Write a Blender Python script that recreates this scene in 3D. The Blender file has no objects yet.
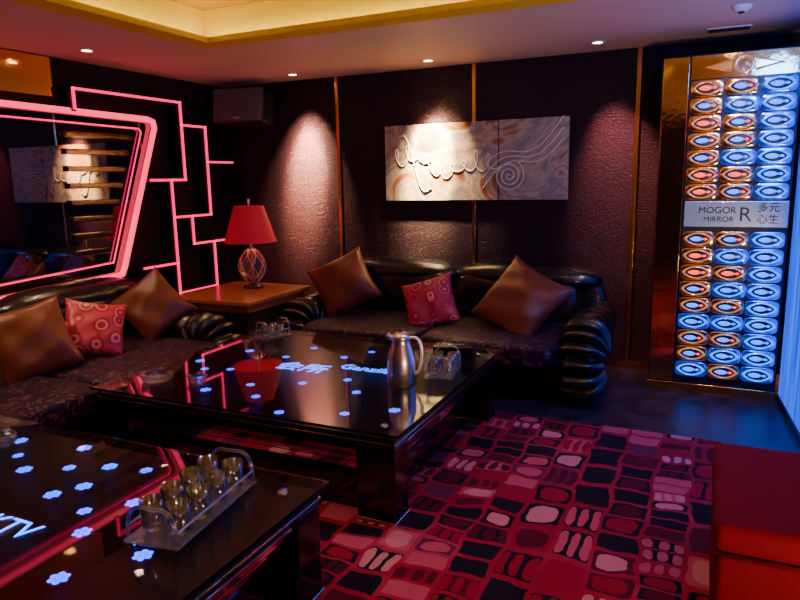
import bpy, bmesh, math, random
from mathutils import Vector, Matrix, Euler
random.seed(7)
C=bpy.context
COL=C.scene.collection

# ------------------------------------------------------------------ materials
def newmat(name):
    m=bpy.data.materials.new(name); m.use_nodes=True
    nt=m.node_tree; b=nt.nodes['Principled BSDF']
    return m,nt,b
def mat(name,col,rough=.5,metal=0.,emit=None,es=0.,trans=0.,coat=0.,sheen=0.,ior=1.45,bump=0.,bscale=60.,spec=.5,alpha=1.):
    m,nt,b=newmat(name)
    b.inputs['Base Color'].default_value=(*col,1)
    b.inputs['Roughness'].default_value=rough
    b.inputs['Metallic'].default_value=metal
    b.inputs['Transmission Weight'].default_value=trans
    b.inputs['Coat Weight'].default_value=coat
    b.inputs['Coat Roughness'].default_value=.05
    b.inputs['Sheen Weight'].default_value=sheen
    b.inputs['IOR'].default_value=ior
    b.inputs['Specular IOR Level'].default_value=spec
    b.inputs['Alpha'].default_value=alpha
    if emit:
        b.inputs['Emission Color'].default_value=(*emit,1)
        b.inputs['Emission Strength'].default_value=es
    if bump>0:
        tc=nt.nodes.new('ShaderNodeTexCoord'); n=nt.nodes.new('ShaderNodeTexNoise')
        n.inputs['Scale'].default_value=bscale; n.inputs['Detail'].default_value=4
        bp=nt.nodes.new('ShaderNodeBump'); bp.inputs['Strength'].default_value=bump; bp.inputs['Distance'].default_value=.01
        nt.links.new(tc.outputs['Object'],n.inputs['Vector'])
        nt.links.new(n.outputs['Fac'],bp.inputs['Height']); nt.links.new(bp.outputs['Normal'],b.inputs['Normal'])
    return m
def ramp(nt,stops,const=False):
    r=nt.nodes.new('ShaderNodeValToRGB'); cr=r.color_ramp
    if const: cr.interpolation='CONSTANT'
    cr.elements[0].position=stops[0][0]; cr.elements[0].color=(*stops[0][1],1)
    cr.elements[1].position=stops[1][0]; cr.elements[1].color=(*stops[1][1],1)
    for p,c in stops[2:]:
        e=cr.elements.new(p); e.color=(*c,1)
    return r
def thin_glass(name,tint,base_reflect,rough=.03):
    """thin walled clear glass: transparent straight through, glossy at grazing angles"""
    m=bpy.data.materials.new(name); m.use_nodes=True; nt=m.node_tree; nt.nodes.clear()
    o=nt.nodes.new('ShaderNodeOutputMaterial'); mx=nt.nodes.new('ShaderNodeMixShader')
    t=nt.nodes.new('ShaderNodeBsdfTransparent'); t.inputs[0].default_value=(*tint,1)
    gl=nt.nodes.new('ShaderNodeBsdfGlossy'); gl.inputs['Roughness'].default_value=rough; gl.inputs['Color'].default_value=(.95,.97,1,1)
    lw=nt.nodes.new('ShaderNodeLayerWeight'); lw.inputs['Blend'].default_value=.35
    mr=nt.nodes.new('ShaderNodeMapRange'); mr.inputs['To Min'].default_value=base_reflect; mr.inputs['To Max'].default_value=.85
    nt.links.new(lw.outputs['Fresnel'],mr.inputs['Value']); nt.links.new(mr.outputs[0],mx.inputs[0])
    nt.links.new(t.outputs[0],mx.inputs[1]); nt.links.new(gl.outputs[0],mx.inputs[2]); nt.links.new(mx.outputs[0],o.inputs[0])
    return m

M_ceil=mat('ceiling_plaster',(.68,.48,.34),.6,bump=.05)
M_lip=mat('cove_lip_paint',(.80,.56,.05),.6,spec=.0)
M_cove=mat('cove_side_yellow',(.85,.70,.0),.7,spec=.0)
M_goldleaf=mat('gold_leaf',(.66,.42,.004),.38,metal=.6,bump=.15,bscale=25,spec=.1)
M_chrome=mat('chrome',(.8,.8,.82),.08,metal=1)
M_steel=mat('brushed_steel',(.90,.82,.70),.30,metal=1)
M_black=mat('black_plastic',(.012,.012,.014),.4)
M_gloss=mat('black_lacquer',(.004,.003,.006),.10,coat=.2)
M_board=mat('black_board',(.003,.003,.005),.30,spec=.12)
M_bronze=mat('bronze_trim',(.75,.38,.10),.24,metal=1)
M_goldmir=mat('gold_mirror',(.90,.52,.14),.10,metal=1,bump=.5,bscale=4)
M_leather=mat('black_leather',(.007,.006,.008),.24,coat=.35,bump=.22,bscale=90)
M_glass=thin_glass('clear_glass',(.93,.96,.97),.10,.06)
M_smoke=mat('smoked_glass',(.55,.45,.42),.02,trans=.9,ior=1.5)
M_acryl=thin_glass('clear_acrylic',(.90,.93,.96),.12,.16)
M_tabletop=mat('table_glass',(.93,.97,.97),.0,trans=1,ior=1.32)
M_neon=mat('neon_red',(.8,.02,.06),.4,emit=(1.,.012,.14),es=1.8)
M_neon2=mat('neon_pink',(.9,.05,.10),.4,emit=(1.,.035,.12),es=2.3)
M_led=mat('blue_led',(.02,.03,.6),.4,emit=(.0,.05,1.),es=7.)
M_ledw=mat('blue_led_pale',(.05,.10,.7),.4,emit=(.01,.12,1.),es=8.)
M_lampdisc=mat('downlight_lamp',(1,1,1),.4,emit=(1,.72,.45),es=40)
M_strip=mat('cove_led_strip',(1,.8,.1),.4,emit=(1.,.78,.0),es=8.5)
M_ringw=mat('downlight_trim',(.7,.6,.5),.35)
M_wood=mat('orange_wood',(.42,.13,.035),.28,coat=.4)
M_woodd=mat('dark_wood',(.05,.018,.012),.35)
M_cushion=mat('brown_satin',(.17,.038,.013),.36,sheen=.05,bump=.25,bscale=140)
M_otto=mat('red_velvet',(.13,.0,.010),.8,bump=.2,bscale=200,spec=.15)
M_grille=mat('speaker_grille',(.09,.085,.09),.5,bump=.3,bscale=200)
M_gun=mat('dark_metal',(.10,.06,.05),.25,metal=1)

m,nt,b=newmat('red_lampshade'); M_shade=m
b.inputs['Base Color'].default_value=(.45,.012,.035,1); b.inputs['Roughness'].default_value=.8
b.inputs['Emission Color'].default_value=(1,.03,.07,1); b.inputs['Emission Strength'].default_value=.12
M_mirror=mat('tinted_mirror',(.34,.27,.27),.02,metal=1)

def wallmat(name,c1,c2):
    m,nt,b=newmat(name)
    tc=nt.nodes.new('ShaderNodeTexCoord'); mp=nt.nodes.new('ShaderNodeMapping')
    mp.inputs['Scale'].default_value=(45,45,80)
    n=nt.nodes.new('ShaderNodeTexNoise'); n.inputs['Scale'].default_value=1.; n.inputs['Detail'].default_value=5; n.inputs['Roughness'].default_value=.7
    nt.links.new(tc.outputs['Object'],mp.inputs['Vector']); nt.links.new(mp.outputs['Vector'],n.inputs['Vector'])
    r=ramp(nt,[(.40,c1),(.68,c2)]); nt.links.new(n.outputs['Fac'],r.inputs['Fac']); nt.links.new(r.outputs['Color'],b.inputs['Base Color'])
    bp=nt.nodes.new('ShaderNodeBump'); bp.inputs['Strength'].default_value=1.; bp.inputs['Distance'].default_value=.014
    nt.links.new(n.outputs['Fac'],bp.inputs['Height']); nt.links.new(bp.outputs['Normal'],b.inputs['Normal'])
    b.inputs['Roughness'].default_value=.34; b.inputs['Specular IOR Level'].default_value=.22
    return m
M_wall=wallmat('purple_wallcovering',(.003,.0006,.0028),(.036,.0075,.018))
M_lwall=wallmat('maroon_wallcovering',(.006,.0015,.003),(.022,.005,.008))

m,nt,b=newmat('dark_floor'); M_floor=m
tc=nt.nodes.new('ShaderNodeTexCoord'); n=nt.nodes.new('ShaderNodeTexNoise'); n.inputs['Scale'].default_value=9; n.inputs['Detail'].default_value=5
nt.links.new(tc.outputs['Object'],n.inputs['Vector'])
r=ramp(nt,[(.35,(.006,.006,.014)),(.7,(.030,.026,.06))]); nt.links.new(n.outputs['Fac'],r.inputs['Fac']); nt.links.new(r.outputs['Color'],b.inputs['Base Color'])
b.inputs['Roughness'].default_value=.33

m,nt,b=newmat('seat_velvet'); M_seat=m
tc=nt.nodes.new('ShaderNodeTexCoord'); v=nt.nodes.new('ShaderNodeTexVoronoi'); v.inputs['Scale'].default_value=22
n=nt.nodes.new('ShaderNodeTexNoise'); n.inputs['Scale'].default_value=7; n.inputs['Detail'].default_value=3
mx=nt.nodes.new('ShaderNodeMixRGB'); mx.blend_type='ADD'; mx.inputs[0].default_value=.35
nt.links.new(tc.outputs['Object'],mx.inputs[1]); nt.links.new(n.outputs['Color'],mx.inputs[2]); nt.links.new(tc.outputs['Object'],n.inputs['Vector'])
nt.links.new(mx.outputs[0],v.inputs['Vector'])
r=ramp(nt,[(.2,(.14,.045,.09)),(.42,(.014,.004,.014))]); nt.links.new(v.outputs['Distance'],r.inputs['Fac']); nt.links.new(r.outputs['Color'],b.inputs['Base Color'])
b.inputs['Roughness'].default_value=.5; b.inputs['Specular IOR Level'].default_value=.2

m,nt,b=newmat('red_patterned_satin'); M_redcush=m
tc=nt.nodes.new('ShaderNodeTexCoord'); v=nt.nodes.new('ShaderNodeTexVoronoi'); v.inputs['Scale'].default_value=9; v.inputs['Randomness'].default_value=.5
nt.links.new(tc.outputs['Object'],v.inputs['Vector'])
r=ramp(nt,[(0,(.70,.18,.18)),(.14,(.42,.006,.04)),(.30,(.75,.22,.21)),(.38,(.42,.006,.04)),(.50,(.52,.04,.08))],True)
nt.links.new(v.outputs['Distance'],r.inputs['Fac']); nt.links.new(r.outputs['Color'],b.inputs['Base Color'])
b.inputs['Roughness'].default_value=.42

# carpet
m,nt,b=newmat('patterned_carpet'); M_carpet=m
N=nt.nodes.new; L=nt.links.new
def mth(op,a,bb=None,c=None):
    x=N('ShaderNodeMath'); x.operation=op
    for i,s in enumerate((a,bb,c)):
        if s is None: continue
        if isinstance(s,(int,float)): x.inputs[i].default_value=s
        else: L(s,x.inputs[i])
    return x.outputs[0]
tc=N('ShaderNodeTexCoord'); ns=N('ShaderNodeTexNoise'); ns.inputs['Scale'].default_value=5.; ns.inputs['Detail'].default_value=2
L(tc.outputs['Object'],ns.inputs['Vector'])
sp=N('ShaderNodeSeparateXYZ'); L(tc.outputs['Object'],sp.inputs[0])
sn=N('ShaderNodeSeparateColor'); L(ns.outputs['Color'],sn.inputs[0])
X=mth('ADD',sp.outputs[0],mth('MULTIPLY',mth('SUBTRACT',sn.outputs[0],.5),.075))
Y=mth('ADD',sp.outputs[1],mth('MULTIPLY',mth('SUBTRACT',sn.outputs[1],.5),.10))
xs=mth('DIVIDE',X,.17); ci=mth('FLOOR',xs); fx=mth('SUBTRACT',mth('FRACT',xs),.5)
w1=N('ShaderNodeTexWhiteNoise'); w1.noise_dimensions='1D'; L(mth('ADD',ci,3.3),w1.inputs['W'])
rh=mth('ADD',mth('MULTIPLY',w1.outputs['Value'],.15),.09)
ys=mth('ADD',mth('DIVIDE',Y,rh),mth('MULTIPLY',w1.outputs['Value'],7.)); ri=mth('FLOOR',ys); fy=mth('SUBTRACT',mth('FRACT',ys),.5)
cb=N('ShaderNodeCombineXYZ'); L(ci,cb.inputs[0]); L(ri,cb.inputs[1]); cb.inputs[2].default_value=2.7
w2=N('ShaderNodeTexWhiteNoise'); w2.noise_dimensions='3D'; L(cb.outputs[0],w2.inputs['Vector'])
s=N('ShaderNodeSeparateColor'); L(w2.outputs['Color'],s.inputs[0])
pk=lambda a,k,e:mth('POWER',mth('MULTIPLY',mth('ABSOLUTE',a),k),e)
rect=mth('LESS_THAN',mth('ADD',pk(fx,2.25,16.),pk(fy,2.4,16.)),1.)
NAVY=(.006,.004,.014); BUR=(.075,.001,.016); CRIM=(.24,.003,.024); PINK=(.44,.065,.12); PALE=(.52,.18,.23); PLUM=(.10,.008,.055)
cellr=ramp(nt,[(0,NAVY),(.38,BUR),(.52,PLUM),(.61,PINK),(.70,CRIM),(.81,NAVY)],True)
L(s.outputs[0],cellr.inputs[0])
sub=mth('GREATER_THAN',s.outputs[1],.74)
f2=mth('SUBTRACT',mth('FRACT',mth('MULTIPLY',mth('ADD',fx,.5),3.)),.5)
leaf=mth('LESS_THAN',mth('ADD',pk(f2,2.9,3.),pk(fy,2.7,3.)),1.)
ring=mth('ADD',pk(fx,2.9,3.2),pk(fy,3.,3.2))
ov=mth('LESS_THAN',ring,1.)
has_ov=mth('MULTIPLY',ov,mth('LESS_THAN',s.outputs[1],.34))
has_lf=mth('MULTIPLY',leaf,sub)
ovr=ramp(nt,[(0,PALE),(.25,CRIM),(.5,PINK),(.7,BUR)],True); L(s.outputs[2],ovr.inputs[0])
lfr=ramp(nt,[(0,CRIM),(.35,PINK),(.55,BUR),(.85,PALE)],True); L(s.outputs[2],lfr.inputs[0])
base=N('ShaderNodeTexNoise'); base.inputs['Scale'].default_value=1.6; L(tc.outputs['Object'],base.inputs['Vector'])
baser=ramp(nt,[(.40,CRIM),(.58,(.30,.008,.04)),(.66,(.38,.03,.08))]); L(base.outputs['Fac'],baser.inputs[0])
m1=N('ShaderNodeMixRGB'); L(rect,m1.inputs[0]); L(baser.outputs[0],m1.inputs[1]); L(cellr.outputs[0],m1.inputs[2])
m2=N('ShaderNodeMixRGB'); L(has_ov,m2.inputs[0]); L(m1.outputs[0],m2.inputs[1]); L(ovr.outputs[0],m2.inputs[2])
m3=N('ShaderNodeMixRGB'); L(has_lf,m3.inputs[0]); L(m2.outputs[0],m3.inputs[1]); L(lfr.outputs[0],m3.inputs[2])
L(m3.outputs[0],b.inputs['Base Color']); b.inputs['Roughness'].default_value=.9; b.inputs['Specular IOR Level'].default_value=.15
n=N('ShaderNodeTexNoise'); n.inputs['Scale'].default_value=260; L(tc.outputs['Object'],n.inputs['Vector'])
bp=N('ShaderNodeBump'); bp.inputs['Strength'].default_value=.6; bp.inputs['Distance'].default_value=.01; L(n.outputs['Fac'],bp.inputs['Height']); L(bp.outputs[0],b.inputs['Normal'])

# painting
m,nt,b=newmat('abstract_painting'); M_paint=m
tc=nt.nodes.new('ShaderNodeTexCoord'); n=nt.nodes.new('ShaderNodeTexNoise'); n.inputs['Scale'].default_value=1.9; n.inputs['Detail'].default_value=6; n.inputs['Distortion'].default_value=2.6
nt.links.new(tc.outputs['Object'],n.inputs['Vector'])
r=ramp(nt,[(.30,(.13,.04,.02)),(.40,(.30,.13,.05)),(.47,(.44,.38,.25)),(.55,(.22,.20,.17)),(.63,(.50,.40,.23)),(.74,(.18,.07,.03))]); nt.links.new(n.outputs['Fac'],r.inputs['Fac']); nt.links.new(r.outputs['Color'],b.inputs['Base Color'])
b.inputs['Roughness'].default_value=.45; b.inputs['Specular IOR Level'].default_value=.2
M_script=mat('painting_relief',(.76,.70,.54),.4)

m,nt,b=newmat('blue_lit_glass'); M_blue=m
tc=nt.nodes.new('ShaderNodeTexCoord'); mp=nt.nodes.new('ShaderNodeMapping'); mp.inputs['Scale'].default_value=(9,9,.6)
n=nt.nodes.new('ShaderNodeTexNoise'); n.inputs['Scale'].default_value=1.5; n.inputs['Detail'].default_value=3
nt.links.new(tc.outputs['Object'],mp.inputs['Vector']); nt.links.new(mp.outputs[0],n.inputs['Vector'])
r=ramp(nt,[(.35,(.0,.012,.6)),(.65,(.0,.11,1.))]); nt.links.new(n.outputs['Fac'],r.inputs['Fac']); nt.links.new(r.outputs['Color'],b.inputs['Emission Color'])
b.inputs['Emission Strength'].default_value=1.9; b.inputs['Base Color'].default_value=(.0,.01,.10,1); b.inputs['Roughness'].default_value=.5; b.inputs['Specular IOR Level'].default_value=.0
M_eyeA=mat('amber_lens',(.6,.05,.01),.1,emit=(1,.06,.02),es=2.6)
M_eyeB=mat('blue_lens',(.05,.2,.6),.1,emit=(.0,.10,1.),es=3.4)
M_cellG=mat('gold_cell',(.95,.54,.20),.14,metal=1,emit=(1,.26,.05),es=.02)
M_cellB=mat('blue_lit_cell',(.20,.40,1.),.14,metal=1,emit=(.0,.07,1.),es=.28)  # gold cell with the blue light on it put into colour and glow
M_frameG=mat('gold_lens_frame',(1.,.70,.35),.12,metal=1,emit=(1,.42,.14),es=.38)
M_frameB=mat('blue_lit_lens_frame',(.25,.6,1.),.12,metal=1,emit=(.0,.22,1.),es=1.8)  # frame copy, blue light painted in through base colour and emission
M_signp=mat('sign_plate',(.45,.50,.62),.25,metal=.8,emit=(.12,.3,.6),es=.2)
M_signt=mat('sign_letters',(.02,.018,.03),.3)

# ------------------------------------------------------------------ geometry helpers
def obj(name,verts,faces,m,smooth=False):
    me=bpy.data.meshes.new(name); me.from_pydata([tuple(v) for v in verts],[],faces); me.update()
    o=bpy.data.objects.new(name,me); COL.objects.link(o)
    if m: me.materials.append(m)
    if smooth:
        for p in me.polygons: p.use_smooth=True
    return o
def from_bm(name,bm,m,smooth=False):
    me=bpy.data.meshes.new(name); bm.to_mesh(me); bm.free()
    o=bpy.data.objects.new(name,me); COL.objects.link(o); me.materials.append(m)
    if smooth:
        for p in me.polygons: p.use_smooth=True
    return o
def box(name,x0,x1,y0,y1,z0,z1,m,bev=0.,seg=2):
    bm=bmesh.new(); bmesh.ops.create_cube(bm,size=1)
    for v in bm.verts:
        v.co=Vector(((x0+x1)/2+v.co.x*(x1-x0),(y0+y1)/2+v.co.y*(y1-y0),(z0+z1)/2+v.co.z*(z1-z0)))
    if bev>0: bmesh.ops.bevel(bm,geom=bm.edges[:],offset=bev,segments=seg,profile=.5,affect='EDGES')
    o=from_bm(name,bm,m)
    if bev>0:
        for p in o.data.polygons: p.use_smooth=True
        md=o.modifiers.new('wn','WEIGHTED_NORMAL'); md.keep_sharp=True
    return o
def puff(name,c,h,p,m,cuts=10,rot=None):
    bm=bmesh.new(); bmesh.ops.create_cube(bm,size=2)
    bmesh.ops.subdivide_edges(bm,edges=bm.edges[:],cuts=cuts,use_grid_fill=True)
    R=rot.to_matrix() if rot else Matrix.Identity(3)
    for v in bm.verts:
        q=v.co; nn=(abs(q.x)**p+abs(q.y)**p+abs(q.z)**p)**(1/p); q=q/nn
        v.co=R@Vector((q.x*h[0],q.y*h[1],q.z*h[2]))+Vector(c)
    return from_bm(name,bm,m,True)
def roll(name,a,bb,R,m,pleats=0,amp=.05,seg=28,n=80,sq=1.,endp=5.):
    a=Vector(a); bb=Vector(bb); d=bb-a; ax=d.normalized()
    up=Vector((0,0,1)) if abs(ax.z)<.9 else Vector((1,0,0))
    s=ax.cross(up).normalized(); u=s.cross(ax)
    vs=[];fs=[]
    for i in range(n+1):
        t=-1+2*i/n; t=math.sin(t*math.pi/2)
        r=R*max(1-abs(t)**endp,0.0001)**.5
        if pleats: r*=1-amp*(abs(math.cos(pleats*math.pi*(t+1)/2)))**6
        c=a+d*((t+1)/2)
        for j in range(seg):
            th=2*math.pi*j/seg
            vs.append(c+s*(r*math.cos(th)*sq)+u*(r*math.sin(th)))
    for i in range(n):
        for j in range(seg):
            fs.append((i*seg+j,i*seg+(j+1)%seg,(i+1)*seg+(j+1)%seg,(i+1)*seg+j))
    fs.append(tuple(range(seg))[::-1]); fs.append(tuple(n*seg+j for j in range(seg)))
    return obj(name,vs,fs,m,True)
def lathe(name,prof,c,m,seg=32,smooth=True):
    vs=[];fs=[];n=len(prof)
    for i in range(n):
        for j in range(seg):
            th=2*math.pi*j/seg; vs.append((c[0]+prof[i][0]*math.cos(th),c[1]+prof[i][0]*math.sin(th),c[2]+prof[i][1]))
    for i in range(n-1):
        for j in range(seg):
            fs.append((i*seg+j,i*seg+(j+1)%seg,(i+1)*seg+(j+1)%seg,(i+1)*seg+j))
    return obj(name,vs,fs,m,smooth)
def tube(name,pts,r,m,cyclic=False,res=4,smooth_curve=False):
    cu=bpy.data.curves.new(name,'CURVE'); cu.dimensions='3D'; cu.bevel_depth=r; cu.bevel_resolution=res; cu.use_fill_caps=True
    s=cu.splines.new('NURBS' if smooth_curve else 'POLY'); s.points.add(len(pts)-1)
    for i,p in enumerate(pts): s.points[i].co=(*p,1)
    if smooth_curve: s.order_u=4; s.use_endpoint_u=True; s.resolution_u=6
    s.use_cyclic_u=cyclic
    o=bpy.data.objects.new(name,cu); COL.objects.link(o)
    dg=C.evaluated_depsgraph_get(); me=bpy.data.meshes.new_from_object(o.evaluated_get(dg))
    bpy.data.objects.remove(o); o=bpy.data.objects.new(name,me); COL.objects.link(o)
    me.materials.clear(); me.materials.append(m)
    for p in me.polygons: p.use_smooth=True
    return o
def text(name,s,size,mw,m,ext=.001,sx=1.):
    cu=bpy.data.curves.new(name,'FONT'); cu.body=s; cu.size=size; cu.extrude=ext; cu.align_x='CENTER'; cu.align_y='CENTER'
    o=bpy.data.objects.new(name,cu); COL.objects.link(o)
    C.view_layer.update()
    dg=C.evaluated_depsgraph_get(); me=bpy.data.meshes.new_from_object(o.evaluated_get(dg))
    bpy.data.objects.remove(o); me.transform(mw@Matrix.Diagonal((sx,1,1,1))); o=bpy.data.objects.new(name,me); COL.objects.link(o)
    me.materials.clear(); me.materials.append(m); return o
def join(name,parts):
    mats=[];vs=[];fs=[];mi=[];sm=[]
    for o in parts:
        off=len(vs); mw=o.matrix_world
        vs+= [mw@v.co for v in o.data.vertices]
        idx=[]
        for mm in o.data.materials:
            if mm not in mats: mats.append(mm)
            idx.append(mats.index(mm))
        for p in o.data.polygons:
            fs.append(tuple(off+i for i in p.vertices)); mi.append(idx[p.material_index] if idx else 0); sm.append(p.use_smooth)
    for o in parts: bpy.data.objects.remove(o)
    me=bpy.data.meshes.new(name); me.from_pydata([tuple(v) for v in vs],[],fs); me.update()
    for mm in mats: me.materials.append(mm)
    for i,p in enumerate(me.polygons): p.material_index=mi[i]; p.use_smooth=sm[i]
    o=bpy.data.objects.new(name,me); COL.objects.link(o); return o
def group(name,parts,mw=None):
    e=bpy.data.objects.new(name,None); COL.objects.link(e); e.empty_display_size=.1
    if mw is None:
        c=Vector((0,0,0)); k=0
        for o in parts:
            for v in o.bound_box: c+=Vector(v); k+=1
        c/=k; e.location=c
        inv=Matrix.Translation(-c)
        for o in parts: o.parent=e; o.matrix_parent_inverse=inv
    else:
        e.matrix_world=mw
        for o in parts: o.parent=e
    return e

# ------------------------------------------------------------------ room shell
XL,XR,YF,YB,ZC=-4.35,2.6,-1.8,5.314,2.42
box('floor',XL-.1,XR+.1,YF-.1,YB+.1,-.1,0,M_floor)
box('wall_back',XL-.1,XR+.1,YB,YB+.1,0,ZC+.3,M_wall)
box('wall_left',XL-.1,XL,YF,YB,0,ZC+.3,M_lwall)
box('wall_right',XR,XR+.1,YF,YB,0,ZC+.3,M_lwall)
box('wall_front',XL-.1,XR+.1,YF-.1,YF,0,ZC+.3,M_lwall)
hx0,hx1,hy0,hy1=-3.07,1.9,-.9,3.62; g=.16
cp=[box('c',XL,hx0-g,YF,YB,ZC,ZC+.25,M_ceil),box('c',hx1+g,XR,YF,YB,ZC,ZC+.25,M_ceil),
    box('c',hx0-g,hx1+g,hy1+g,YB,ZC,ZC+.25,M_ceil),box('c',hx0-g,hx1+g,YF,hy0-g,ZC,ZC+.25,M_ceil),
    box('c',hx0-g,hx0,hy0-g,hy1+g,ZC,ZC+.035,M_lip),box('c',hx1,hx1+g,hy0-g,hy1+g,ZC,ZC+.035,M_lip),
    box('c',hx0,hx1,hy1,hy1+g,ZC,ZC+.035,M_lip),box('c',hx0,hx1,hy0-g,hy0,ZC,ZC+.035,M_lip),
    box('c',hx0-g-.01,hx1+g+.01,hy0-g-.01,hy1+g+.01,ZC+.25,ZC+.30,M_goldleaf)]
join('ceiling',cp)
join('trim_1',[box('c',hx0-g,hx0-g+.006,hy0-g,hy1+g,ZC+.036,ZC+.249,M_cove),box('c',hx1+g-.006,hx1+g,hy0-g,hy1+g,ZC+.036,ZC+.249,M_cove),
    box('c',hx0-g+.007,hx1+g-.007,hy1+g-.006,hy1+g,ZC+.036,ZC+.249,M_cove),box('c',hx0-g+.007,hx1+g-.007,hy0-g,hy0-g+.006,ZC+.036,ZC+.249,M_cove)])
join('cove_light_strip',[box('c',hx0-.11,hx0-.08,hy0-.1,hy1+.1,ZC+.036,ZC+.056,M_strip),box('c',hx0-.07,hx1+.07,hy1+.08,hy1+.11,ZC+.036,ZC+.056,M_strip),
    box('c',hx1+.08,hx1+.11,hy0-.1,hy1+.1,ZC+.036,ZC+.056,M_strip)])
box('baseboard_back',XL,XR,YB-.015,YB,0,.06,M_bronze)
box('baseboard_left',XL,XL+.015,YF,YB-.016,0,.06,M_bronze)
for i,x in enumerate((-3.08,-1.79,-.52)):
    box('trim_%d'%(i+2),x-.016,x+.016,YB-.02,YB,.06,ZC,M_bronze,.004)
box('trim_5',XL+.001,XL+.03,1.2,3.40,2.14,2.41,M_goldmir)
box('rug',-2.7,.14,.15,3.93,0.001,.014,M_carpet)

# ------------------------------------------------------------------ downlights
def spot(x,y,z,e,tgt,ang,col,blend,nm='downlight_spot'):
    l=bpy.data.lights.new(nm,'SPOT'); l.energy=e; l.color=col; l.spot_size=math.radians(ang); l.spot_blend=blend; l.shadow_soft_size=.03
    o=bpy.data.objects.new(nm,l); COL.objects.link(o); o.location=(x,y,z)
    d=Vector(tgt)-o.location
    o.rotation_euler=d.to_track_quat('-Z','Y').to_euler()
def downlight(x,y,z=ZC,e=60,tgt=None,ang=62,col=(1,.66,.38),blend=.7):
    ring=lathe('trim_ring',[(.034,-.002),(.036,-.008),(.052,-.006),(.054,0)],(x,y,z),M_ringw)
    disc=lathe('lamp_disc',[(.0005,-.003),(.034,-.003)],(x,y,z),M_lampdisc)
    group('ceiling_downlight',[ring,disc])
    spot(x,y,z-.02,e,tgt if tgt else (x,y,0),ang,col,blend)
downlight(-3.33,4.99,e=1000,tgt=(-3.42,5.31,1.60),ang=58,blend=1.,col=(1,.54,.30))
spot(-3.33,4.99,ZC-.025,8500,(-3.42,5.31,1.70),34,(1,.52,.24),1.)
downlight(-2.06,4.98,e=440,tgt=(-2.12,5.31,1.55),ang=58,blend=1.)
spot(-2.06,4.98,ZC-.025,4600,(-2.16,5.31,1.70),36,(1,.70,.34),1.)
downlight(-.77,4.95,e=380,tgt=(-.62,5.31,1.5),ang=48,blend=1.,col=(1,.32,.28))
downlight(-3.93,3.39,e=50,ang=80,tgt=(-3.7,3.3,0))
downlight(-3.75,1.9,e=85,ang=90,tgt=(-3.4,2.0,0))
for x,y,e in ((-.6,2.9,46),(-1.9,2.6,38),(-.6,1.2,18),(-1.75,.95,60)):  # unseen recess downlights, added to light the carpet, tables and glasses
    downlight(x,y,ZC+.249,e=e,ang=105,col=(1,.58,.52),blend=1)
downlight(.10,3.98,e=85,tgt=(.05,4.86,1.3),ang=75,col=(1,.66,.40),blend=1)  # extra downlight added to brighten the pillar front

# ------------------------------------------------------------------ neon art + mirror on left wall
NX=-4.212
segs=[((3.48,2.2),(4.55,2.2)),((3.48,2.2),(3.48,2.06)),((4.55,2.2),(4.55,1.54)),((4.15,1.54),(4.55,1.54)),((4.55,2.01),(4.85,2.01)),
 ((4.85,2.01),(4.85,1.22)),((4.38,1.22),(4.85,1.22)),((4.85,1.70),(5.2,1.70)),((4.60,1.22),(4.60,.97)),((4.60,.97),(5.16,.97)),
 ((4.87,.97),(4.87,.5)),((4.38,1.54),(4.38,.82)),((4.0,.82),(4.38,.82)),((4.38,.55),(4.87,.55)),((4.38,.82),(4.38,.55))]
parts=[]
for i,(a,bb) in enumerate(segs):
    (y0,z0),(y1,z1)=a,bb
    parts.append(box('tube_%d'%i,NX-.010,NX+.010,min(y0,y1)-.010,max(y0,y1)+.010,min(z0,z1)-.010,max(z0,z1)+.010,M_neon,.005))
    parts.append(box('backing_%d'%i,XL+.002,NX-.011,min(y0,y1)-.02,max(y0,y1)+.02,min(z0,z1)-.02,max(z0,z1)+.02,M_gun))
group('neon_wall_art',parts)
poly=[(1.3,2.07),(4.28,2.03),(3.80,.80),(1.3,.72)]
def prism(name,poly,x0,x1,m):
    n=len(poly); vs=[(x0,*p) for p in poly]+[(x1,*p) for p in poly]
    fs=[tuple(range(n)),tuple(range(2*n-1,n-1,-1))]+[(i,i+n,(i+1)%n+n,(i+1)%n) for i in range(n)]
    return obj(name,vs,fs,m)
glassp=prism('mirror_glass',poly,-4.30,-4.28,M_mirror)
back=prism('backing',poly,-4.345,-4.301,M_black)
fr=tube('neon_frame',[(-4.25,y,z) for y,z in ((1.3,2.07),(4.20,2.035),(4.26,2.02),(4.27,1.97),(3.83,.86),(3.80,.80),(3.74,.79),(1.3,.72))],.024,M_neon2,cyclic=True)
fr2=tube('inner_tube',[(-4.26,y,z) for y,z in ((1.4,1.985),(4.10,1.955),(4.13,1.93),(3.73,.90),(1.4,.80))],.007,M_neon,cyclic=True)
slats=[box('slat_%d'%i,-4.278,-4.25,3.40,4.02-.045*i,1.86-.125*i,1.90-.125*i,M_gun,.004) for i in range(8)]
group('neon_framed_mirror',[glassp,back,fr,fr2]+slats)

# ------------------------------------------------------------------ speaker
sp=[box('cabinet',-.25,.25,-.12,.12,-.16,.16,M_black,.02),box('grille',-.235,.235,-.135,-.118,-.145,.145,M_grille,.006),
    box('bracket',-.03,.03,.12,.2,-.03,.03,M_gun),box('badge',-.03,.03,-.139,-.1345,-.125,-.110,M_steel,.001)]
group('wall_speaker',sp,Matrix.Translation((-3.93,5.06,2.18))@Matrix.Rotation(math.radians(12),4,'Z')@Matrix.Rotation(math.radians(-8),4,'X'))

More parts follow.
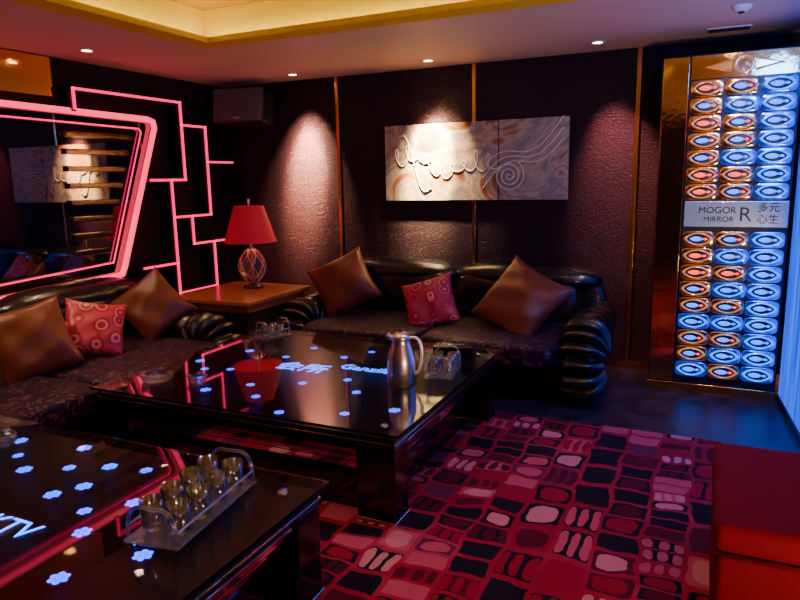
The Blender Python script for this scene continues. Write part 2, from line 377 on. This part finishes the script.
# ------------------------------------------------------------------ painting
def canvas(nm,x0,x1):
    return box(nm,x0,x1,5.262,5.292,1.325,1.96,M_paint,.003)
parts=[canvas('canvas_1',-2.59,-1.575),canvas('canvas_2',-1.565,-1.01)]
pts=[]
for i in range(150):
    t=i/149; ph=t*2*math.pi*9
    pts.append((-2.50+t*.92+.035*math.cos(ph),5.258,1.68+.06*math.sin(ph)*(1+.5*math.sin(t*17))+.05*math.sin(t*9)-.1*t))
parts.append(tube('script_relief',pts,.005,M_script,smooth_curve=True))
pts=[(-1.48+.012*k/4*math.cos(k*.45),5.258,1.52+.012*k/4*math.sin(k*.45)) for k in range(45)]
parts.append(tube('spiral_relief',pts,.005,M_script,smooth_curve=True))
pts=[(-2.45+.3*t,5.258,1.86-.5*t+.10*math.sin(t*7)) for t in [k/20 for k in range(21)]]
parts.append(tube('stroke_relief',pts,.005,M_script,smooth_curve=True))
for q in range(3):
    pts=[(-1.7+.65*t,5.258,1.42+.06*q+.40*t+.08*math.sin(t*6+q*.3)) for t in [k/20 for k in range(21)]]
    parts.append(tube('stroke_relief_%d'%q,pts,.004,M_script,smooth_curve=True))
group('abstract_painting',parts)

# ------------------------------------------------------------------ sofas
def sofa(W,D,ns,mw,name='leather_sofa'):
    P=[]; hw=W/2
    P.append(box('base',-hw+.16,hw-.16,-D+.16,-.05,.05,.27,M_leather,.04,4))
    P.append(box('plinth',-hw+.2,hw-.2,-D+.22,-.08,.0,.05,M_black))
    sw=(W-.56)/ns
    for i in range(ns):
        cx=-hw+.28+sw*(i+.5)
        P.append(puff('seat_%d'%i,(cx,-D/2-.10,.345),(sw/2-.004,D/2-.07,.085),7,M_seat,12))
        P.append(puff('back_pad_%d'%i,(cx,-.25,.56),(sw/2-.002,.15,.22),4,M_leather,12,Euler((math.radians(-8),0,0))))
    nb=max(2,ns)
    bw=(W-.30)/nb
    for i in range(nb):
        x0=-hw+.15+bw*i
        P.append(roll('top_roll_%d'%i,(x0-.02,-.20,.735),(x0+bw+.02,-.20,.735),.12,M_leather,pleats=2,amp=.03,sq=1.5,endp=3.))
    P.append(puff('back_shell',(0,-.12,.42),(hw-.1,.11,.36),6,M_leather,12))
    for s in (-1,1):
        cx=s*(hw-.16)
        P.append(roll('arm_roll_%d'%s,(cx,-.05,.46),(cx,-D+.25,.43),.145,M_leather,pleats=6,amp=.05,endp=6))
        P.append(puff('arm_body_%d'%s,(cx,-D/2-.02,.25),(.13,D/2-.08,.22),5,M_leather,10))
        for k in range(8):
            a=math.radians(62+k*22); L=.17
            py,pz=-D+.30,.27
            c=(cx+s*.01,py+math.cos(a)*L*.75,pz+math.sin(a)*L*.75)
            P.append(puff('rib_%d_%d'%(s,k),c,(.165,.18,.048),2.3,M_leather,8,Euler((a,0,0))))
        P.append(puff('scroll_%d'%s,(cx+s*.12,-D+.30,.27),(.045,.07,.07),2,M_leather,8))
    return group(name,P,mw)
sofa(2.55,1.13,2,Matrix.Translation((-1.83,5.24,0)))
sofa(3.6,1.20,3,Matrix.Translation((-4.17,1.98,0))@Matrix.Rotation(math.pi/2,4,'Z'))

# ------------------------------------------------------------------ cushions
def pillow(name,c,n,spin,s,h,m):
    n=Vector(n).normalized(); up=Vector((0,0,1)); r=up.cross(n).normalized(); u=n.cross(r)
    M=Matrix(((r.x,u.x,n.x),(r.y,u.y,n.y),(r.z,u.z,n.z))).to_4x4()
    N_=22; vs=[];fs=[]
    def P(i,j,sg):
        a=-1+2*i/N_; b_=-1+2*j/N_
        x=a*(1-.10*(1-b_*b_)*abs(a)); y=b_*(1-.10*(1-a*a)*abs(b_))
        e=((1-a**2)*(1-b_**2)); z=sg*h*(e**.42)*(1+.10*math.sin(a*5+b_*3)+.05*math.sin(b_*9-a*4))
        return (x*s,y*s,z)
    for sg in (1,-1):
        for i in range(N_+1):
            for j in range(N_+1): vs.append(P(i,j,sg))
    K=(N_+1)**2
    for i in range(N_):
        for j in range(N_):
            q=(i*(N_+1)+j,(i+1)*(N_+1)+j,(i+1)*(N_+1)+j+1,i*(N_+1)+j+1); fs.append(q); fs.append(tuple(K+k for k in q[::-1]))
    o=obj(name,vs,fs,m,True)
    bm=bmesh.new(); bm.from_mesh(o.data); bmesh.ops.remove_doubles(bm,verts=bm.verts[:],dist=1e-4); bm.to_mesh(o.data); bm.free()
    o.matrix_world=Matrix.Translation(c)@M@Matrix.Rotation(math.radians(spin),4,'Z')
    return o
pillow('throw_cushion',(-3.56,2.48,.61),(.85,-.35,.40),10,.23,.095,M_cushion)
pillow('throw_cushion',(-3.54,2.90,.60),(.75,-.45,.5),-14,.19,.07,M_redcush)
pillow('throw_cushion',(-3.60,3.46,.64),(.7,-.6,.50),36,.22,.095,M_cushion)
pillow('throw_cushion',(-2.71,4.68,.665),(.25,-.85,.48),28,.25,.10,M_cushion)
pillow('throw_cushion',(-1.90,4.58,.57),(.05,-.85,.5),20,.21,.08,M_redcush)
pillow('throw_cushion',(-1.20,4.60,.62),(-.10,-.80,.55),-27,.28,.105,M_cushion)

# ------------------------------------------------------------------ corner side table & lamp
P=[box('top',-3.98,-3.16,3.98,4.86,.56,.60,M_wood,.008),box('shelf_rail',-3.94,-3.20,4.02,4.82,.50,.56,M_wood,.004),
   box('cabinet',-3.90,-3.24,4.06,4.78,.0,.50,M_woodd,.006)]
group('side_table',P)
lx,ly=-3.58,4.60
P=[lathe('foot',[(.0005,0),(.085,0),(.085,.018),(.03,.03),(.02,.05)],(lx,ly,.60),M_gun)]
for k in range(7):
    a=k*2*math.pi/7
    for tw in (1,-1):
        pts=[]
        for i in range(15):
            t=i/14; rr=.03+.088*math.sin(math.pi*t)**.8; th=a+tw*t*1.6
            pts.append((lx+rr*math.cos(th),ly+rr*math.sin(th),.64+.30*t))
        P.append(tube('lattice_%d_%d'%(k,tw),pts,.003,M_steel,res=2))
P.append(lathe('glass_bulb',[(.0005,.035)]+[(.026+.086*math.sin(math.pi*i/14)**.8,.04+.30*i/14) for i in range(15)]+[(.02,.36)],(lx,ly,.60),M_smoke,16))
P.append(lathe('stem',[(.0005,.04),(.012,.05),(.012,.48)],(lx,ly,.62),M_steel))
P.append(lathe('shade',[(.225,0),(.222,.004),(.125,.31),(.122,.31),(.219,0)],(lx,ly,1.0),M_shade,48))
P.append(lathe('finial',[(.0005,.37),(.012,.36),(.008,.33),(.004,.3)],(lx,ly,1.0),M_steel))
group('table_lamp',P)
l=bpy.data.lights.new('table_lamp_bulb','POINT'); l.energy=2.2; l.color=(1,.40,.22); l.shadow_soft_size=.04
o=bpy.data.objects.new('table_lamp_bulb',l); COL.objects.link(o); o.location=(lx+.03,ly,1.15)

# ------------------------------------------------------------------ coffee tables
def flower(x,y,z,r=.02):
    vs=[];fs=[]
    for k in range(6):
        a=k*math.pi/3; cx,cy=x+r*.95*math.cos(a),y+r*.95*math.sin(a); o=len(vs)
        for j in range(10):
            t=j*2*math.pi/10; vs.append((cx+r*.45*math.cos(t),cy+r*.45*math.sin(t),z))
        fs.append(tuple(range(o,o+10)))
    o=len(vs)
    for j in range(10):
        t=j*2*math.pi/10; vs.append((x+r*.4*math.cos(t),y+r*.4*math.sin(t),z))
    fs.append(tuple(range(o,o+10)))
    return vs,fs
def ctable(x0,x1,y0,y1,flowers,texts):
    P=[box('glass_top',x0,x1,y0,y1,.438,.45,M_tabletop,.003)]
    for sx in (x0+.12,x1-.12):
        for sy in (y0+.12,y1-.12): P.append(lathe('standoff_%.2f_%.2f'%(sx,sy),[(.0005,.0),(.018,.0),(.018,.022),(.0005,.022)],(sx,sy,.4155),M_chrome))
    P.append(box('top_board',x0+.03,x1-.03,y0+.03,y1-.03,.375,.415,M_board,.004))
    P.append(box('board_trim',x0+.024,x1-.024,y0+.024,y1-.024,.388,.396,M_chrome,.001))
    for i in range(4):
        d=.045+.035*i; z=.36-.048*i
        P.append(box('slat_%d'%i,x0+d,x1-d,y0+d,y1-d,z-.022,z,M_gloss,.003))
        P.append(box('chrome_band_%d'%i,x0+d+.02,x1-d-.02,y0+d+.02,y1-d-.02,z-.0258-.0215,z-.0225,M_chrome))
        P.append(box('chrome_edge_%d'%i,x0+d-.002,x1-d+.002,y0+d-.002,y1-d+.002,z-.015,z-.007,M_chrome))
    for nm,ax,bx in (('l',x0+.03,x0+.22),('r',x1-.22,x1-.03)):
        for nn,ay,by in (('f',y0+.03,y0+.17),('b',y1-.17,y1-.03)):
            P.append(box('leg_%s%s'%(nm,nn),ax,bx,ay,by,.014,.375,M_gloss,.006))
            P.append(box('leg_cap_%s%s'%(nm,nn),ax-.004,bx+.004,ay-.004,by+.004,.014,.035,M_chrome,.003))
    P.append(box('pedestal',x0+.16,x1-.16,y0+.12,y1-.12,.014,.17,M_gloss,.005))
    vs=[];fs=[]
    for f in flowers:
        a,bb=flower(f[0],f[1],.4165,f[2] if len(f)>2 else .022); o=len(vs); vs+=a; fs+=[tuple(o+i for i in q) for q in bb]
    P.append(obj('led_flowers',vs,fs,M_led))
    for i,(s,x,y,size,sx,mm) in enumerate(texts):
        P.append(text('led_text_%d'%i,s,size,Matrix.Translation((x,y,.4172)),mm,.0006,sx))
    return group('coffee_table',P)
ctable(-2.93,-1.12,2.33,3.86,
   [(-2.80,3.03),(-2.66,3.34),(-2.37,2.59),(-1.30,2.68),(-2.5,2.95,.018),(-2.2,2.75,.018),(-1.5,2.55,.018),(-1.9,3.6,.018),(-2.3,3.55,.018),(-1.45,3.55,.018),(-2.05,2.6,.018),(-1.95,2.88,.018),(-1.6,2.85,.018),(-2.55,2.75,.018),(-2.0,3.42,.018),(-1.75,3.02,.018),(-2.35,3.3,.018),(-1.8,2.45,.018),(-2.65,2.9,.018)],
   [('Ganzilai',-1.735,3.24,.12,.95,M_ledw),('会所',-2.12,3.13,.17,1.,M_ledw)])
ctable(-2.95,-1.17,.40,1.87,
   [(-2.35,1.54),(-2.06,1.44),(-2.01,1.53),(-1.74,1.30),(-1.59,1.10),(-1.46,1.28),(-1.74,1.51),(-2.06,1.69),(-2.64,1.73),(-2.31,1.78),(-1.35,1.05,.018),(-1.9,1.02),(-2.5,1.62,.016),(-1.9,1.72,.018),(-1.55,1.74,.018),(-2.2,1.62,.018),(-1.85,1.40,.018)],
   [('KTV',-1.99,1.23,.12,1.,M_ledw)])

# ------------------------------------------------------------------ tableware
def tumbler(nm,x,y,z,r,h):
    return lathe(nm,[(.0005,0),(r*.78,0),(r*.86,.006),(r,h),(r-.0025,h),(r*.82,.014),(.0005,.012)],(x,y,z),M_glass,24)
def glass_tray(cx,cy,z,rot,L,Wd,rows,cols,r,h,name):
    P=[box('tray_base',-Wd/2,Wd/2,-L/2,L/2,.012,.022,M_acryl,.003)]
    for sx in (-1,1):
        for sy in (-1,1): P.append(lathe('foot_%d_%d'%(sx,sy),[(.0005,0),(.012,0),(.012,.012),(.0005,.012)],(sx*(Wd/2-.02),sy*(L/2-.02),0),M_chrome,16))
    for i in range(rows):
        for j in range(cols):
            P.append(tumbler('glass_%d_%d'%(i,j),(-Wd/2+Wd*(j+.5)/cols),(-L/2+.03+(L-.06)*(i+.5)/rows),.0225,r,h))
    for s in (-1,1):
        y=s*(L/2-.012)
        P.append(tube('handle_%d'%s,[(-Wd/2+.01,y,.022),(-Wd/2+.01,y,.10),(-Wd/4,y,.135),(0,y,.12),(Wd/4,y,.135),(Wd/2-.01,y,.10),(Wd/2-.01,y,.022)],.006,M_acryl,smooth_curve=True))
    for s in (-1,1):
        P.append(tube('rail_%d'%s,[(s*(Wd/2-.008),-L/2+.012,.06),(s*(Wd/2-.008),L/2-.012,.06)],.004,M_acryl))
    return group(name,P,Matrix.Translation((cx,cy,z))@Matrix.Rotation(math.radians(rot),4,'Z'))
glass_tray(-1.45,1.50,.4502,8,.46,.19,4,2,.037,.095,'glass_tray')
glass_tray(-1.27,3.24,.4502,10,.28,.16,3,2,.03,.08,'glass_tray')
jx,jy=-1.40,2.98
P=[lathe('body',[(.0005,0),(.068,0),(.074,.006),(.074,.13),(.070,.16),(.052,.215),(.045,.238),(.047,.244)],(jx,jy,.4502),M_steel,40),
   lathe('lid',[(.047,.244),(.049,.248),(.046,.266),(.030,.278),(.012,.284),(.0005,.286)],(jx,jy,.4502),M_steel,40),
   lathe('lid_knob',[(.012,.278),(.014,.296),(.0005,.30)],(jx,jy,.4502),M_black,20)]
hd=Vector((.9,.35,0)).normalized()
P.append(tube('handle',[(jx+hd.x*r,jy+hd.y*r,.4502+z) for r,z in ((.045,.25),(.085,.26),(.110,.21),(.108,.13),(.092,.065),(.070,.055))],.009,M_steel,smooth_curve=True))
P.append(tube('spout',[(jx-hd.x*r,jy-hd.y*r,.4502+z) for r,z in ((.03,.24),(.055,.255),(.07,.27))],.014,M_steel))
group('thermos_jug',P)
P=[box('case',-.12,.12,-.065,.065,0,.085,M_gloss,.008),box('slot_rim',-.07,.07,-.02,.02,.0855,.089,M_chrome,.001)]
group('tissue_box',P,Matrix.Translation((-1.32,3.56,.4502))@Matrix.Rotation(math.radians(8),4,'Z'))
def ashtray(x,y,r,h):
    P=[lathe('bowl',[(.0005,0),(r*.8,0),(r*.95,.008),(r,h),(r*.80,h),(r*.68,.012),(.0005,.012)],(x,y,.4502),M_acryl,8,False)]
    for k in range(4):
        a=k*math.pi/2+.4; P.append(puff('notch_%d'%k,(x+r*.9*math.cos(a),y+r*.9*math.sin(a),.4502+h),(.014,.014,.008),2.5,M_acryl,4))
    group('glass_ashtray',P)
ashtray(-2.68,2.56,.085,.045)
ashtray(-2.45,2.62,.05,.035)
ashtray(-2.62,1.62,.075,.04)
glass_tray(-2.66,3.60,.4502,-10,.22,.14,2,2,.03,.07,'glass_tray')

# ------------------------------------------------------------------ ottoman
P=[box('body',.08,.85,2.06,2.75,.03,.36,M_otto,.025,4),box('lid',.07,.86,2.05,2.76,.365,.46,M_otto,.03,4)]
P.append(tube('piping',[(.075,2.055,.3625),(.855,2.055,.3625),(.855,2.755,.3625),(.075,2.755,.3625)],.006,M_otto,cyclic=True))
for sx in (.19,.79):
    for sy in (2.12,2.69): P.append(lathe('foot_%.2f_%.2f'%(sx,sy),[(.0005,0),(.02,0),(.024,.035),(.0005,.035)],(sx,sy,.0),M_black,12))
group('ottoman',P)

# ------------------------------------------------------------------ gold panel with eye shaped cells
py=4.86
P=[box('carcass',-.33,.47,py,YB-.003,0,2.26,M_gun,.004),
   box('mirror_strip',-.325,-.165,py-.012,py-.001,.07,2.25,M_goldmir,.004),
   box('plinth',-.335,.475,py-.03,py-.001,0,.065,M_goldmir,.004),
   box('header',-.155,.465,py-.010,py-.001,2.105,2.25,M_goldmir),
   box('backplate',-.155,.465,py-.008,py-.001,.07,2.10,M_signt)]
def almond(nm,x,z,w,h,y0,y1,m,dome=0.,hole=None):
    n=20; vs=[];fs=[]
    prof=[(1.,y0),(1.,(y0+y1)/2),(.90,y1)]
    if hole: prof+=[(hole+.04,y1),(hole,(y0+y1)/2)]
    else: prof+=[(.6,y1-dome*.6),(.3,y1-dome*.9)]
    for s,yy in prof:
        for k in range(n):
            t=k/n*2*math.pi; xx=math.cos(t)*w; zz=math.copysign(abs(math.sin(t))**1.5,math.sin(t))*h
            vs.append((x+xx*s,yy,z+zz*s))
    for i in range(len(prof)-1):
        for k in range(n): fs.append((i*n+k,i*n+(k+1)%n,(i+1)*n+(k+1)%n,(i+1)*n+k))
    if not hole: fs.append(tuple((len(prof)-1)*n+k for k in range(n)))
    return obj(nm,vs,fs,m,True)
cells=[];lens=[]
rng=random.Random(3)
def cell(x,z,col,row):
    blue = col==2 or (col==1 and row>=7 and row%2==0) or (col==1 and row<7 and row%3==1) or (col==0 and row>=11 and row%3==0)
    mc=M_cellB if blue else M_cellG; mf=M_frameB if blue else M_frameG
    cells.append(puff('p',(x,py-.019,z),(.100,.013,.053),5.,mc,6))
    cells.append(almond('a',x,z,.090,.043,py-.029,py-.050,mf,0,.78))
    lens.append(almond('d',x,z,.071,.034,py-.0335,py-.037,M_signt,.001))
    warm = rng.random()<.45
    lens.append(almond('l',x-.012,z,.040,.016,py-.0375,py-.045,(M_eyeB if (blue or not warm) else M_eyeA),.004))
    lens.append(almond('l2',x+.042,z,.014,.008,py-.0375,py-.042,(M_eyeA if not blue else M_eyeB),.002))
for col in range(3):
    x=-.053+col*.203
    for row in range(7): cell(x,2.045-row*.110,col,row)
    for row in range(9): cell(x,1.075-row*.113,col,row+7)
P.append(join('cells',cells)); P.append(join('lenses',lens))
P.append(box('sign_plate',-.15,.46,py-.034,py-.0085,1.155,1.325,M_signp,.006))
RX=Matrix.Rotation(math.pi/2,4,'X')
def st(s,x,z,size,sx=1.,mm=M_signt): P.append(text('sign_text_'+str(len(P)),s,size,Matrix.Translation((x,py-.0355,z))@RX,mm,.0008,sx))
st('MOGOR',.05,1.265,.06); st('MIRROR',.06,1.205,.05); st('R',.215,1.235,.13)
st('多元',.345,1.28,.065); st('心生',.345,1.205,.065)
P.append(tube('top_mark_ring',[(.15+.05*math.cos(k*math.pi/12),py-.02,2.175+.05*math.sin(k*math.pi/12)) for k in range(24)],.010,M_frameG,cyclic=True))
for s in (-1,1):
    P.append(obj('top_mark_wing_%d'%s,[(.15+s*.07,py-.012,2.215),(.15+s*.07,py-.012,2.135),(.15+s*.23,py-.012,2.175),(.15+s*.07,py-.03,2.20),(.15+s*.07,py-.03,2.15),(.15+s*.19,py-.03,2.175)],
      [(0,1,2),(3,5,4),(0,3,4,1),(1,4,5,2),(2,5,3,0)],M_frameG))
group('eye_lattice_pillar',P)
# blue lit glass partition running forward from the pillar's right side
P=[box('glass',-.01,.01,-1.45,0,.05,2.36,M_blue),box('frame_bottom',-.02,.02,-1.46,.0,0,.05,M_gun,.004),box('frame_top',-.02,.02,-1.46,.0,2.36,2.415,M_gun,.004),
   box('end_post',-.02,.02,-1.49,-1.4605,0,2.415,M_chrome,.003)]
group('blue_glass_screen',P,Matrix.Translation((.50,4.85,0))@Matrix.Rotation(math.radians(4),4,'Z'))
P=[box('frame',-.08,.18,4.88,5.0,ZC-.008,ZC-.0005,M_ringw,.002)]+[box('louvre_%d'%i,-.07,.17,4.893+.02*i,4.903+.02*i,ZC-.012,ZC-.008,M_black) for i in range(5)]
group('air_vent',P)
group('smoke_detector',[lathe('body',[(.0005,-.03),(.03,-.03),(.05,-.012),(.055,0)],(.1,4.35,ZC),M_ringw),lathe('sensor',[(.0005,-.04),(.015,-.038),(.018,-.03)],(.1,4.35,ZC),M_black)])

# ------------------------------------------------------------------ ambient lights
def area(name,loc,tgt,size,e,col):
    l=bpy.data.lights.new(name,'AREA'); l.energy=e; l.color=col; l.size=size
    o=bpy.data.objects.new(name,l); COL.objects.link(o); o.location=loc
    o.rotation_euler=(Vector(tgt)-Vector(loc)).to_track_quat('-Z','Y').to_euler()
area('blue_fill_light',(.42,3.3,2.3),(.1,4.9,.2),.3,26,(.02,.14,1.))  # added fill for the blue glow on pillar and floor, no stage lamp
area('magenta_fill_light',(1.6,-.6,2.2),(-1.5,3.5,.3),.5,9,(1.,.08,.50))  # unseen fill for the pink ambient light, no stage lamp
area('ceiling_fill_light',(1.0,1.0,.3),(.7,2.2,2.42),.5,60,(1.,.66,.36))  # added fill that brightens the ceiling, no fixture stands here
w=bpy.data.worlds.new('world'); C.scene.world=w; w.use_nodes=True
w.node_tree.nodes['Background'].inputs[0].default_value=(.10,.03,.06,1); w.node_tree.nodes['Background'].inputs[1].default_value=.15

# ------------------------------------------------------------------ camera
yaw,pit,rol=[math.radians(a) for a in (25.182,10.341,-1.129)]
F=Vector((-math.sin(yaw)*math.cos(pit),math.cos(yaw)*math.cos(pit),-math.sin(pit))); R=Vector((math.cos(yaw),math.sin(yaw),0)); U=R.cross(F)
R2=R*math.cos(rol)+U*math.sin(rol); U2=-R*math.sin(rol)+U*math.cos(rol)
cd=bpy.data.cameras.new('camera'); cd.sensor_width=36; cd.lens=656.2/800*36; cd.clip_start=.02
co=bpy.data.objects.new('camera',cd); COL.objects.link(co)
co.matrix_world=Matrix(((R2.x,U2.x,-F.x,0),(R2.y,U2.y,-F.y,0),(R2.z,U2.z,-F.z,1.5),(0,0,0,1)))
C.scene.camera=co
